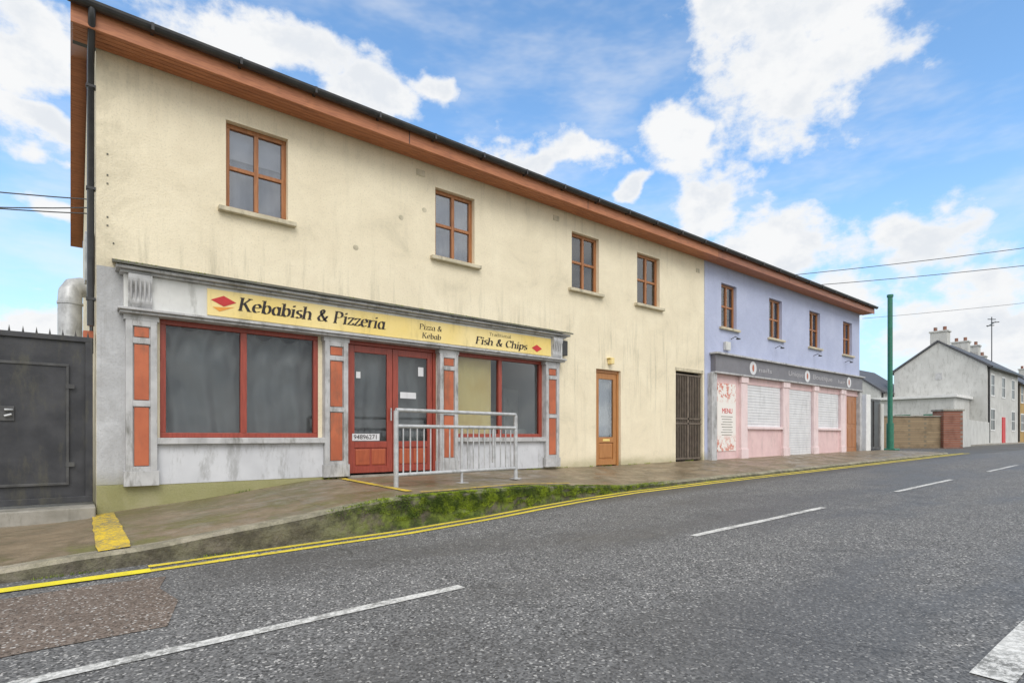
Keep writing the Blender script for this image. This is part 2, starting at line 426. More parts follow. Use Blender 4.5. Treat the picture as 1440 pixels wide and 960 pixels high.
h1=[(a,b,E+3.05,E+4.23) for a,b in UP1]+[(.64,2.62,E-.02,E+1.47),(3.03,4.62,E-.62,E+1.47),(4.99,7.03,E-.02,E+1.47),(8.58,9.38,E-.66,E+1.45),(11.43,12.60,E-.66,E+1.62)]
h2=[(a,b,E+2.94,E+4.13) for a,b in UP2]
XS=12.67; XE=22.94; DEP=8.6
wall_holes('cream_front_wall',0,XS,E-1.2,E+WT,h1,0,.14,CREAM,B)
wall_holes('lilac_front_wall',XS,XE,E-1.2,E+WT,h2,-.012,.14,LILAC,B)
mesh('lilac_edge',[(XS,-.012,E-1.2),(XS,0,E-1.2),(XS,0,E+WT),(XS,-.012,E+WT)],[(0,1,2,3)],LILAC,B)
for nm,xx,mt in (('left_gable_wall',0,CREAM),('right_gable_wall',XE,LILAC)):
    mesh(nm,[(xx,0,E-1.2),(xx,DEP,E-1.2),(xx,DEP,E+WT),(xx,DEP/2,E+WT+1.9),(xx,0,E+WT)],[(0,1,2,3,4)],mt,B)
mesh('rear_wall',[(0,DEP,E-1.2),(XE,DEP,E-1.2),(XE,DEP,E+WT),(0,DEP,E+WT)],[(0,1,2,3)],CREAM,B)
OV=.40; GL=-.236; GR=XE+.32
sl=1.9/(DEP/2)
def roofz(y): return E+WT+.24+ (y+OV)*sl if y<DEP/2 else E+WT+.24+(DEP-y+OV)*sl
ry=[-OV-.03,DEP/2,DEP+OV]
v=[];f=[]
for xx in (GL,GR):
    for y in ry: v.append((xx,y,roofz(y)+.02)); v.append((xx,y,roofz(y)-.04))
f=[(0,6,8,2),(2,8,10,4),(1,3,9,7),(3,5,11,9),(0,1,7,6),(4,10,11,5),(0,2,3,1),(2,4,5,3),(6,7,9,8),(8,9,11,10)]
mesh('slate_roof',v,f,SLATE,B)
boxes('slate_edge',[(GL+.3*i+.004,GL+.3*i+.294,-OV-.06,-OV+.1,E+WT+.245,E+WT+.262+.004*(i%2)) for i in range(int((GR-GL)/.3))],SLATE,B)
boxes('soffit',[(GL+.02,GR-.02,-OV+.02+.076*k,-OV+.02+.076*k+.068,E+WT-.005,E+WT+.01) for k in range(5)],OAKH,B)
boxes('soffit_backing',[(GL+.02,GR-.02,-OV+.02,0.1,E+WT+.012,E+WT+.03)],DARKPL,B)
boxes('fascia',[(GL,XS+.0,-OV-.005,-OV+.018,E+WT-.025,E+WT+.19)],OAKH,B,.003)
boxes('fascia_far',[(XS+.004,GR,-OV-.005,-OV+.018,E+WT-.025,E+WT+.19)],FASC,B,.003)
boxes('fascia_joints',[(x,x+.012,-OV-.008,-OV-.002,E+WT-.02,E+WT+.185) for x in (3.9,7.9,16.5,20.4)],DARKPL,B)
for nm,xa,xb,xf in (('verge_left',GL,0.0,GL),('verge_right',XE,GR,GR)):
    v=[];f=[]
    ys_=[-OV+.02,DEP/2,DEP+OV]
    for y in ys_:
        z=roofz(y)-.22
        v+= [(xa,y,z),(xb,y,z)]
    f=[(0,1,3,2),(2,3,5,4)]
    n=len(v)
    for y in ys_:
        z=roofz(y)
        v+= [(xf,y,z-.24),(xf,y,z+.0)]
    f+=[(n,n+2,n+3,n+1),(n+2,n+4,n+5,n+3)]
    mesh(nm,v,f,OAKH,B)
v=[];f=[];K=8
gx=[GL-.03,GR+.03]
for xx in gx:
    for k in range(K+1):
        a=math.pi*k/K; v.append((xx,-OV-.065+.06*math.cos(a),E+WT+.225-.07*math.sin(a)))
for k in range(K): f.append((k,k+1,K+2+k,K+1+k))
f.append(tuple(range(K+1))); f.append(tuple(range(K+1,2*K+2)))
g=mesh('gutter',v,f,DARKPL,B); s=g.modifiers.new('t','SOLIDIFY'); s.thickness=.006
boxes('gutter_brackets',[(.5+i*.95,.53+i*.95,-OV-.13,-OV-.0,E+WT+.145,E+WT+.23) for i in range(24)],DARKPL,B)
tubes('downpipe',[[(-.05,-OV-.06,E+WT+.17),(-.05,-OV-.06,E+WT+.05),(-.05,.02,E+WT-.22),(-.05,.03,E+1.3)]],.036,DARKPL,B)
boxes('pipe_clips',[(-.095,-.003,-.01,.07,E+z,E+z+.03) for z in (1.6,2.9,4.1)],DARKPL,B)
boxes('meter_box',[(-.10,-.004,.35,.60,E+1.9,E+2.5)],GALV,B,.005)
tubes('gable_cables',[[(-.03,.25,E+3.4),(-.03,.25,E+1.0)],[(-.04,.5,E+1.9),(-.04,.5,E+1.15)]],.012,DARKPL,B)
boxes('orange_fitting',[(-.12,-.02,.1,.3,E+1.17,E+1.25)],ORNG,B)

def window(nm,x0,x1,z0,z1,y,blind,parent,mat=OAK,glass=GLASS_UP):
    W=group(nm); W.parent=parent
    fr=.062; mu=.028; xm=(x0+x1)/2; zm=z0+(z1-z0)*.5
    boxes('frame',[(x0,x1,y,y+.07,z1-fr,z1),(x0,x1,y,y+.07,z0,z0+fr),(x0,x0+fr,y,y+.07,z0+fr,z1-fr),(x1-fr,x1,y,y+.07,z0+fr,z1-fr)],mat,W,.006)
    boxes('casement_bars',[(xm-mu,xm+mu,y-.004,y+.06,z0+fr,z1-fr),(x0+fr,xm-mu,y+.004,y+.055,zm-mu*.9,zm+mu*.9),(xm+mu,x1-fr,y+.004,y+.055,zm-mu*.9,zm+mu*.9)],mat,W,.004)
    boxes('glass',[(x0+fr,x1-fr,y+.03,y+.036,z0+fr,z1-fr)],glass,W)
    boxes('net_curtain',[(x0-.0,x1+.0,y+.16,y+.17,z0,z1)],BLIND,W)
    if blind: boxes('blind',[(x0+.02,x1-.02,y+.12,y+.13,z1-blind,z1)],BLINDL,W)
    boxes('sill',[(x0-.10,x1+.10,-.085,y+.01,z0-.065,z0-.003)],SILL,W,.008)
for i,(a,b) in enumerate(UP1): window('upper_window',a,b,E+3.05,E+4.23,.085,[.42,0,.3,.5][i],B)
for i,(a,b) in enumerate(UP2): window('upper_window',a,b,E+2.94,E+4.13,.075,[.3,.5,0,.4][i],B)
boxes('wall_vents',[(x,x+.16,-.012,0.01,E+z,E+z+.10) for x,z in ((4.25,4.33),(7.33,4.33),(12.3,4.2))],SILL,B,.004)
boxes('fixing_holes',[(.10,.118,-.006,.005,E+z,E+z+.02) for z in (3.1,3.35,3.0,2.6,2.5)]+[(.16,.175,-.006,.005,E+z,E+z+.02) for z in (1.5,1.1,.7,2.3)],LEAD,B)
for cx,cz in ((3.97,3.55),(4.40,3.78),(3.2,2.9)):
    vs_=[(cx+.045*math.cos(k*math.pi/8),-.0025,E+cz+.04*math.sin(k*math.pi/8)) for k in range(16)]
    mesh('filler_patch',vs_,[tuple(range(16))],SILL,B)

# ---------- kebab shopfront
S=group('shopfront'); S.parent=B
YP=-.13
boxes('grey_side_strip',[(.004,.28,-.010,.002,E-.58,E+2.02)],GREYR,S)
boxes('plinth',[(.006,2.7,-.045,.002,E-1.2,E-.585)],PLINTH,S,.006)
pil=[(.28,.60),(2.68,3.03),(4.63,4.99),(7.03,7.38)]
L=[];P=[]
for a,b in pil:
    L+=[(a,b,YP+.03,0.0,E-.60,E+1.47)]
    L+=[(a-.02,b+.02,YP-.01,0.0,E-.602,E-.42),(a-.02,b+.02,YP-.0,0.0,E+1.40,E+1.468)]
    L+=[(a,a+.07,YP,YP+.032,E-.42,E+1.40),(b-.07,b,YP,YP+.032,E-.42,E+1.40)]
    for z in (-.42,.36,1.12): L.append((a+.07,b-.07,YP+.001,YP+.032,E+z,E+z+(.05 if z<0 else .07)))
    L.append((a+.07,b-.07,YP+.001,YP+.032,E+1.33,E+1.40))
    for z0,z1 in ((-.36,.35),(.44,1.11),(1.20,1.32)): P.append((a+.085,b-.085,YP+.012,YP+.034,E+z0,E+z1))
boxes('pilasters',L,GREYP,S,.004)
boxes('pilaster_panels',P,ORNG,S,.006)
boxes('stall_risers',[(.60,2.68,-.05,.14,E-.60,E-.10),(4.99,7.03,-.05,.14,E-.62,E-.10)],STALL,S,.004)
boxes('shop_sills',[(.58,2.70,-.12,.14,E-.10,E-.02),(4.97,7.05,-.12,.14,E-.10,E-.02)],GREYP,S,.008)
boxes('fascia_board',[(.26,7.44,-.15,0.0,E+1.53,E+1.94)],SIGNW,S,.004)
boxes('lower_moulding',[(.22,7.48,-.19,0.0,E+1.468,E+1.50),(.20,7.50,-.225,0.0,E+1.502,E+1.532)],GREYP,S,.006)
boxes('cornice',[(.22,7.50,-.20,0.0,E+1.942,E+1.975),(.18,7.56,-.26,0.0,E+1.977,E+2.015)],GREYP,S,.006)
mesh('cornice_flashing',[(.15,-.30,E+2.017),(7.6,-.30,E+2.017),(7.6,0.003,E+2.09),(.15,0.003,E+2.09),(.15,-.30,E+2.045),(7.6,-.30,E+2.045),(7.6,0.003,E+2.13),(.15,0.003,E+2.13)],
     [(0,1,5,4),(4,5,6,7),(0,3,2,1),(0,4,7,3),(1,2,6,5)],LEAD,S)
v=[];f=[]
for _ in range(2600):   # moss tufts along the flashing
    x=random.uniform(.16,7.55)
    if noise.noise(Vector((x*1.7,4,4)))<-.0: continue
    blade((x,-.302+random.random()**2*.2,E+2.040),random.uniform(.004,.020),random.uniform(.004,.010),(0,-.006))
mesh('cornice_moss',v,f,MOSS,S)
boxes('yellow_sign',[(1.14,7.12,-.166,-.15,E+1.56,E+1.90)],SIGNY,S,.002)
for a in (.30,7.14):
    v=[];f=[];K=14
    for k in range(K+1):
        t=k/K; z=E+1.535+.40*t; pr=.17+.05*t+.018*math.sin(t*math.pi*3)
        for xx in (a,a+.24): v.append((xx,-pr,z))
        for xx in (a,a+.24): v.append((xx,-.14,z))
    for k in range(K):
        n=4*k; f+=[(n,n+1,n+5,n+4),(n,n+4,n+6,n+2),(n+1,n+3,n+7,n+5)]
    mesh('corbel',v,f,GREYP,S)
    tubes('corbel_flutes',[[(a+.03+.045*j,-.185,E+1.60),(a+.03+.045*j,-.222,E+1.86)] for j in range(5)],.012,GREYP,S)
boxes('alarm_box',[(7.45,7.62,-.12,-.002,E+1.62,E+1.92)],DARKPL,S,.01)

def shop_window(nm,x0,x1,xm,parent):
    W=group(nm); W.parent=parent; z0=E-.02; z1=E+1.47; fr=.065; y=.0
    boxes('frame',[(x0,x1,y,y+.08,z1-fr,z1),(x0,x1,y,y+.08,z0,z0+fr),(x0,x0+fr,y,y+.08,z0+fr,z1-fr),(x1-fr,x1,y,y+.08,z0+fr,z1-fr),(xm-.04,xm+.04,y+.002,y+.08,z0+fr,z1-fr)],REDW,W,.006)
    boxes('glass',[(x0+fr,xm-.04,y+.04,y+.048,z0+fr,z1-fr),(xm+.04,x1-fr,y+.04,y+.048,z0+fr,z1-fr)],GLASS,W)
shop_window('shop_window',.64,2.62,1.61,S); shop_window('shop_window',4.99,7.03,6.0,S)
def drape(nm,x0,x1,z0,z1,y,mat,parent,seed,amp=.035,top_tilt=0,pins=3):
    """sheet pinned along its top edge: swags between the pins turning into loose vertical folds"""
    nx,nz=120,90; v=[];f=[]
    for j in range(nz+1):
        for i in range(nx+1):
            u=i/nx;w=j/nz; x=x0+(x1-x0)*u
            pu=abs(math.sin(math.pi*u*pins+seed)); zt=z1-top_tilt*pu**1.3; z=z0+(zt-z0)*w
            wander=1.6*noise.noise(Vector((x*.9+seed,z*.9,seed)))
            a=.55*math.sin(x*17+seed+wander*1.6)+.30*math.sin(x*31+seed*2+wander*2.5)
            sw=math.sin((1-w)*16+3.5*pu+wander)*math.exp(-(1-w)*3.2)      # swag creases near the top
            d=a*(1-.55*w)+.8*sw*pu+.7*noise.noise(Vector((x*1.6+seed,z*1.2,0)))+.22*noise.noise(Vector((x*9,z*6,seed)))
            v.append((x,y-amp*d*.7,z))
    for j in range(nz):
        for i in range(nx): a=j*(nx+1)+i; f.append((a,a+1,a+nx+2,a+nx+1))
    return mesh(nm,v,f,mat,parent,smooth=True)
drape('black_sheet_left',.62,1.62,E-.02,E+1.46,.17,SHEET,S,1.3,.045,.09)
drape('black_sheet_right',1.60,2.64,E-.02,E+1.46,.17,SHEET,S,5.1,.045,.12)
drape('yellow_paper_cover',5.02,5.86,E+.0,E+1.46,.12,PAPER,S,3.3,.03)
drape('door_sheet_left',3.08,3.83,E-.55,E+1.40,.17,SHEET,S,7.7,.04,.05,2)
drape('door_sheet_right',3.84,4.58,E-.55,E+1.40,.17,SHEET,S,9.2,.04,.05,2)
v=[(.1,.27,E-.6),(7.5,.27,E-.6),(7.5,3.2,E-.6),(.1,3.2,E-.6),(.1,.27,E+1.75),(7.5,.27,E+1.75),(7.5,3.2,E+1.75),(.1,3.2,E+1.75)]
mesh('shop_interior',v,[(0,1,2,3),(4,7,6,5),(3,2,6,7),(0,3,7,4),(1,5,6,2)],ROOMG,S)
boxes('interior_counter',[(5.6,7.3,1.6,2.1,E-.6,E+.4),(6.7,7.2,.7,1.1,E-.6,E+.15),(7.0,7.4,1.2,1.5,E+.2,E+1.0)],SIGNW,S)
v=[(8,.30,E-.7),(12.65,.30,E-.7),(12.65,3.5,E-.7),(8,3.5,E-.7),(8,.30,E+1.75),(12.65,.30,E+1.75),(12.65,3.5,E+1.75),(8,3.5,E+1.75)]
mesh('hall_interior',v,[(0,1,2,3),(4,7,6,5),(3,2,6,7),(0,3,7,4),(1,5,6,2)],DARKROOM,B)
Dr=group('double_door'); Dr.parent=S
x0,x1,z0,z1=3.03,4.63,E-.60,E+1.47; xm=3.83; y=.0
Lf=[(x0,x1,y,y+.09,z1-.06,z1),(x0,x0+.06,y,y+.09,z0,z1-.06),(x1-.06,x1,y,y+.09,z0,z1-.06)]
boxes('frame',Lf,REDW,Dr,.005)
L=[];Pn=[];G=[]
for a,b in ((x0+.065,xm-.004),(xm+.004,x1-.065)):
    s=.095
    L+=[(a,a+s,y+.02,y+.065,z0+.03,z1-.065),(b-s,b,y+.02,y+.065,z0+.03,z1-.065),(a+s,b-s,y+.02,y+.065,z1-.17,z1-.065),(a+s,b-s,y+.02,y+.065,z0+.03,z0+.13),(a+s,b-s,y+.02,y+.065,z0+.42,z0+.52)]
    L.append((a+s,b-s,y+.035,y+.05,z0+.13,z0+.42)); mx=(a+b)/2
    Pn+=[(a+s+.02,mx-.015,y+.022,y+.05,z0+.15,z0+.40),(mx+.015,b-s-.02,y+.022,y+.05,z0+.15,z0+.40)]
    G.append((a+s,b-s,y+.038,y+.045,z0+.52,z1-.17))
REDP=wood_mat('red_panel_wood',(.44,.11,.045),(.36,.08,.035))
boxes('leaves',L,REDW,Dr,.005); boxes('raised_panels',Pn,REDP,Dr,.02); boxes('glass',G,GLASS,Dr)
tubes('handles',[[(xm-.05,-.03,z0+.85),(xm-.05,-.03,z0+1.05)],[(xm+.05,-.03,z0+.85),(xm+.05,-.03,z0+1.05)]],.012,GALV,Dr)
boxes('threshold',[(x0,x1,-.10,.14,E-.64,E-.602)],CONC,Dr,.006)
boxes('notices',[(3.97,4.26,.032,.036,E+.62,E+.72),(4.30,4.40,.032,.036,E+1.0,E+1.15),(3.22,3.29,.032,.036,E+.9,E+1.0),(3.15,3.60,.014,.018,E-.07,E+.04)],SHUT,Dr)
t=D.curves.new('door_text','FONT'); t.body='94896271'; t.size=.10; t.extrude=.001; t.materials.append(INK)
o=link(D.objects.new('door_text',t),Dr); o.location=(3.17,.012,E-.045); o.rotation_euler=(math.pi/2,0,0)

# --- serif lettering drawn with a broad-nib pen
def arc(cx,cy,rx,ry,a0,a1,n=16): return [(cx+rx*math.cos(math.radians(a0+(a1-a0)*k/n)),cy+ry*math.sin(math.radians(a0+(a1-a0)*k/n))) for k in range(n+1)]
bowl=lambda cx: arc(cx,.33,.21,.33,0,360,22)
GL_={
'K':(.84,[[(.14,0),(.14,1)],[(.64,.98),(.2,.46)],[(.32,.58),(.68,.02)]],[(.14,0),(.14,1),(.62,1),(.70,0)]),
'P':(.74,[[(.14,0),(.14,1)],[(.14,.97)]+arc(.38,.73,.22,.24,90,-90,10)+[(.14,.49)]],[(.14,0),(.14,1)]),
'F':(.68,[[(.14,0),(.14,1)],[(.14,.97),(.60,.97),(.60,.80)],[(.14,.52),(.44,.52)]],[(.14,0),(.14,1)]),
'T':(.74,[[(.36,0),(.36,1)],[(.06,.80),(.06,.97),(.66,.97),(.66,.80)]],[(.36,0)]),
'C':(.80,[arc(.42,.5,.33,.48,48,318,22),[(.66,.70),(.66,.95)]],[]),
'e':(.60,[[(.09,.37),(.50,.40)],arc(.30,.34,.22,.33,12,318,22)],[]),
'b':(.66,[[(.12,.02),(.12,1)],bowl(.34)],[(.08,1)]),
'p':(.66,[[(.12,-.3),(.12,.66)],bowl(.34)],[(.12,-.3)]),
'd':(.66,[[(.50,0),(.50,1)],bowl(.28)],[(.47,1),(.54,0)]),
'a':(.64,[[(.50,.66),(.50,0)],bowl(.29)],[(.56,0)]),
'i':(.32,[[(.14,0),(.14,.66)],[(.14,.84),(.14,.96)]],[(.14,0),(.10,.66)]),
'l':(.32,[[(.14,0),(.14,1)]],[(.14,0),(.10,1)]),
's':(.48,[arc(.24,.50,.15,.155,35,250,12)+arc(.24,.17,.17,.165,75,-150,12)],[]),
'h':(.70,[[(.12,0),(.12,1)],[(.12,.38)]+arc(.33,.42,.20,.23,170,0,10)+[(.53,0)]],[(.12,0),(.08,1),(.54,0)]),
'n':(.70,[[(.12,0),(.12,.66)],[(.12,.38)]+arc(.33,.42,.20,.23,170,0,10)+[(.53,0)]],[(.12,0),(.08,.66),(.54,0)]),
'o':(.60,[bowl(.30)],[]),
'r':(.48,[[(.12,0),(.12,.66)],[(.12,.36),(.20,.56),(.30,.64),(.40,.62)]],[(.12,0),(.08,.66)]),
't':(.42,[[(.17,.88),(.17,.12),(.26,.02),(.38,.08)],[(.03,.64),(.36,.64)]],[]),
'z':(.52,[[(.08,.50),(.08,.63),(.44,.63),(.08,.03),(.46,.03),(.46,.18)]],[]),
'&':(.86,[[(.72,.02),(.52,.22),(.24,.62),(.20,.84),(.32,.98),(.45,.86),(.40,.66),(.18,.46),(.08,.24),(.20,.03),(.44,.04),(.62,.24),(.70,.48)]],[]),
}
def lettering(body,x0,x1,zb,h,y,parent,slant=.16,pen=(.088,.030)):
    v=[];f=[]; cx=0; st=0
    tot=sum(GL_[c][0] if c!=' ' else .36 for c in body)
    sx=(x1-x0)/(tot)
    def put(p,q): return (x0+sx*(p[0]+q*0+cx+slant*p[1]), y-.0004*(st%9), zb+h*p[1])
    for c in body:
        if c==' ': cx+=.36; continue
        adv,strokes,ser=GL_[c]
        for s in strokes:
            st+=1
            for a,b in zip(s,s[1:]):
                n=len(v)
                v.extend([put((a[0]-pen[0],a[1]-pen[1]),0),put((a[0]+pen[0],a[1]+pen[1]),0),put((b[0]+pen[0],b[1]+pen[1]),0),put((b[0]-pen[0],b[1]-pen[1]),0)])
                f.append((n,n+1,n+2,n+3))
        for (px,py) in ser:
            st+=1; n=len(v); yy=py-(.05 if py>.3 else 0)
            v.extend([put((px-.15,yy),0),put((px+.15,yy),0),put((px+.13,yy+.05),0),put((px-.13,yy+.05),0)]); f.append((n,n+1,n+2,n+3))
        cx+=adv
    return mesh('lettering',v,f,INK,parent)
YS=-.170
lettering('Kebabish & Pizzeria',1.50,3.60,E+1.665,.175,YS,S)
lettering('Pizza &',4.21,4.64,E+1.75,.085,YS,S,.1,(.065,.03))
lettering('Kebab',4.26,4.62,E+1.61,.085,YS,S,.1,(.065,.03))
lettering('Traditional',5.62,6.12,E+1.80,.055,YS,S,.0,(.04,.02))
lettering('Fish & Chips',5.32,6.50,E+1.625,.13,YS,S)
def text(body,x0,x1,zb,h,y,mat,parent,shear=.1):
    c=D.curves.new('lettering','FONT'); c.body=body; c.size=h/.73; c.shear=shear; c.extrude=.002; c.materials.append(mat)
    o=link(D.objects.new('lettering',c),parent); o.rotation_euler=(math.pi/2,0,0); o.location=(x0,y,zb)
    bpy.context.view_layer.update(); w=o.dimensions.x
    o.scale.x=(x1-x0)/w
    return o
def diamond(cx,cz,w,h):
    mesh('sign_diamond',[(cx-w,YS,cz),(cx,YS,cz-h),(cx+w,YS,cz),(cx,YS,cz+h)],[(0,1,2,3)],RED,S)
diamond(1.33,E+1.76,.15,.07); diamond(6.75,E+1.68,.13,.07)
ORNY=simple('sign_orange',(.80,.34,.05),(.75,.3,.05),6,.5)
mesh('sign_swoosh',[(1.20,YS,E+1.67),(1.28,YS,E+1.62),(1.46,YS,E+1.70),(1.33,YS,E+1.68)],[(0,1,2,3)],ORNY,S)

# ---------- side door
Sd=group('side_door'); Sd.parent=B
a,b,z0,z1=8.58,9.38,E-.66,E+1.45; y=.06
DOORW=wood_mat('oak_door',(.46,.21,.07),(.38,.16,.05))
boxes('frame',[(a,b,y,y+.08,z1-.07,z1),(a,a+.06,y,y+.08,z0,z1-.07),(b-.06,b,y,y+.08,z0,z1-.07)],DOORW,Sd,.005)
s=.10
boxes('leaf',[(a+.065,a+.065+s,y+.015,y+.06,z0+.03,z1-.075),(b-.065-s,b-.065,y+.015,y+.06,z0+.03,z1-.075),(a+.165,b-.165,y+.015,y+.06,z1-.20,z1-.075),(a+.165,b-.165,y+.015,y+.06,z0+.03,z0+.15),(a+.165,b-.165,y+.015,y+.06,z0+.52,z0+.64),(a+.165,b-.165,y+.035,y+.05,z0+.15,z0+.52)],DOORW,Sd,.005)
boxes('raised_panel',[(a+.19,b-.19,y+.02,y+.05,z0+.18,z0+.49)],DOORW,Sd,.02)
boxes('glass',[(a+.165,b-.165,y+.035,y+.042,z0+.64,z1-.20)],GLASS,Sd)
drape('door_net',a+.1,b-.1,z0+.55,z1-.1,y+.2,BLIND,Sd,2.2,.02)
boxes('letter_plate',[(a+.29,b-.29,y+.005,y+.016,z0+.55,z0+.60)],SIGNY,Sd,.003)
boxes('step',[(a-.05,b+.05,-.12,.14,E-.70,E-.655)],CONC,Sd,.008)
boxes('lamp',[(a+.36,a+.46,-.12,-.002,E+1.57,E+1.68),(a+.33,a+.49,-.10,-.002,E+1.685,E+1.71)],SIGNY,Sd,.01)
# ---------- alley gate
Ag=group('alley_gate'); Ag.parent=B
IRON=simple('rusty_ironwork',(.17,.135,.105),(.11,.085,.065),8,.6,grime=.3)
a,b=11.45,12.58; n=15
tubes('bars',[[(a+.03+(b-a-.06)*k/n,.05,E-.60),(a+.03+(b-a-.06)*k/n,.05,E+1.55)] for k in range(n+1)],.016,IRON,Ag)
boxes('rails',[(a,b,.03,.07,E+z,E+z+.04) for z in (-.58,.30,.42,1.52)]+[((a+b)/2-.03,(a+b)/2+.03,.03,.07,E-.54,E+1.52)],IRON,Ag)
boxes('lintel',[(a-.05,b+.05,-.006,.14,E+1.622,E+1.70)],SILL,Ag,.004)

# ---------- lilac shopfront
T=group('pink_shopfront'); T.parent=B
boxes('fascia_board',[(12.95,22.80,-.16,-.012,E+1.70,E+2.15)],FASD,T,.004)
boxes('fascia_caps',[(12.88,22.86,-.24,-.012,E+2.152,E+2.20),(12.92,22.83,-.19,-.012,E+1.655,E+1.698)],GREYP,T,.006)
boxes('end_pilasters',[(12.80,13.05,-.14,-.012,E-.66,E+1.652),(22.62,22.84,-.14,-.012,E-.60,E+1.652)],GREYP,T,.006)
pp=[(14.28,14.62),(16.72,17.10),(18.82,19.14),(20.98,21.34)]
L=[]
for a,b in pp:
    L+=[(a,b,-.13,-.012,E-.62,E+1.652),(a-.02,b+.02,-.15,-.012,E-.622,E-.35),(a-.02,b+.02,-.155,-.012,E+1.48,E+1.653)]
boxes('pilasters',L,PINKL,T,.006)
boxes('infill',[(13.05,14.28,-.05,-.012,E-.64,E+1.652),(14.62,16.72,-.06,-.012,E+1.46,E+1.652),(17.10,18.82,-.06,-.012,E+1.46,E+1.652),(19.14,20.98,-.06,-.012,E+1.46,E+1.652),(21.34,22.62,-.06,-.012,E+1.46,E+1.652),
   (14.62,16.72,-.06,-.012,E-.62,E+.20),(19.14,20.98,-.06,-.012,E-.60,E+.20),(21.34,21.62,-.06,-.012,E-.6,E+1.46)],PINK,T,.004)
boxes('shop_sills',[(14.60,16.74,-.13,-.012,E+.20,E+.27),(19.12,21.0,-.13,-.012,E+.20,E+.27)],PINKL,T,.006)
L=[]
for a,b,c,d in ((14.66,16.68,.27,1.46),(17.14,18.78,-.58,1.46),(19.18,20.94,.27,1.46)):
    n=int((d-c)/.075)
    for k in range(n): z=E+c+(d-c)*k/n; L.append((a,b,-.045-.004*(k%2),-.013,z+.001,z+(d-c)/n-.004))
boxes('roller_shutters',L,SHUT,T,.004)
boxes('poster',[(13.18,14.10,-.068,-.051,E-.40,E+1.42)],POSTER,T,.003)
text('MENU',13.4,13.9,E+.62,.14,-.070,RED,T,0)
boxes('poster_text',[(13.35+.04*(k%3),13.93-.05*(k%2),-.0705,-.069,E+.52-.07*k,E+.535-.07*k) for k in range(8)],LEAD,T)
boxes('brown_door',[(21.66,22.58,-.035,-.013,E-.58,E+1.45)],OAK,T,.004)
boxes('door_panels',[(21.78,22.08,-.045,-.030,E-.4,E+.3),(22.16,22.46,-.045,-.030,E-.4,E+.3),(21.78,22.08,-.045,-.030,E+.45,E+1.3),(22.16,22.46,-.045,-.030,E+.45,E+1.3)],OAK,T,.01)
text('Unique',16.95,17.95,E+1.86,.16,-.163,FADED,T); text('Boutique',18.62,20.1,E+1.86,.16,-.163,FADED,T); text('nails',15.15,15.9,E+1.84,.13,-.163,FADED,T); text('hair',20.6,21.2,E+1.84,.13,-.163,FADED,T)
for cx in (14.85,18.25,21.55):
    v=[(cx+.19*math.cos(a*math.pi/12),-.166,E+1.92+.19*math.sin(a*math.pi/12)) for a in range(24)]
    mesh('sign_disc',v,[tuple(range(24))],SHUT,T)
    v=[(cx+.05*math.cos(a*math.pi/12),-.170,E+1.92+.10*math.sin(a*math.pi/12)) for a in range(24)]
    mesh('sign_disc_mark',v,[tuple(range(24))],ORNG,T)
for bx in (13.95,16.45,19.05,21.6):
    tubes('bracket_lamp_arm',[[(bx,-.01,E+2.66),(bx,-.14,E+2.71),(bx,-.22,E+2.66)]],.010,DARKPL,B)
    boxes('bracket_lamp_head',[(bx-.045,bx+.045,-.27,-.18,E+2.62,E+2.655)],DARKPL,B,.010)
boxes('alarm_box',[(13.55,13.80,-.10,-.012,E+2.32,E+2.55)],SIGNW,B,.015)

# ------------------------------------------------------------------ black yard gate
Gt=group('yard_gate')
boxes('sheet',[(-4.2,-.03,.05,.07,E-.75,E+1.12)],GATEM,Gt)
boxes('frame',[(-4.2,-.03,.02,.08,E+1.10,E+1.16),(-4.2,-.03,.02,.08,E-.77,E-.70),(-.10,-.03,.02,.081,E-.70,E+1.10),(-2.2,-2.12,.02,.081,E-.70,E+1.10)],GATEM,Gt,.004)
boxes('wicket_door',[(-1.35,-.25,.028,.05,E-.56,E+.83)],GATEM,Gt,.006)
boxes('wicket_trim',[(-1.35,-.25,.015,.03,E+.80,E+.83),(-1.35,-.25,.015,.03,E-.56,E-.53),(-.275,-.25,.015,.03,E-.53,E+.80)],GATEF,Gt,.003)
boxes('hinges',[(-.28,-.20,.008,.02,E+.55,E+.60),(-.28,-.20,.008,.02,E-.35,E-.30)],GATEF,Gt)
tubes('latch',[[(-.80,-.01,E+.29),(-.74,-.01,E+.29),(-.74,.03,E+.29)],[(-.80,-.015,E+.22),(-.74,-.015,E+.24)]],.013,GALV,Gt)
boxes('latch_plate',[(-.84,-.72,.01,.028,E+.17,E+.33)],GATEF,Gt,.003)
v=[];f=[]
for k in range(36):
    x=-4.1+k*.115; n=len(v)
    v+=[(x-.012,.05,E+1.155),(x+.012,.05,E+1.155),(x,.05,E+1.235),(x,.035,E+1.155)]; f+=[(n,n+1,n+2),(n,n+3,n+2),(n+1,n+3,n+2)]
mesh('spikes',v,f,GATEF,Gt)
boxes('gate_threshold',[(-4.2,-.01,-.30,.4,E-1.1,E-.80)],CONC,bevel=.015)
boxes('yard_paving',[(-8,-.02,.41,9,E-1.1,E-.86)],CONC)
boxes('yard_wall',[(-8,-4.25,-.05,.2,E-1.1,E+1.3)],GREYR,bevel=.01)

F=group('extractor_flue')
tubes('pipe',[[(-.24,1.55,E-.86),(-.24,1.55,E+1.85),(-.235,1.57,E+1.97),(-.20,1.62,E+2.05),(-.12,1.66,E+2.08),(-.004,1.68,E+2.08)]],.135,GALV,F,6)
tubes('seams',[[(-.24,1.55,E+1.20),(-.24,1.55,E+1.23)],[(-.24,1.55,E+1.8),(-.24,1.55,E+1.83)]],.145,GALV,F,6)

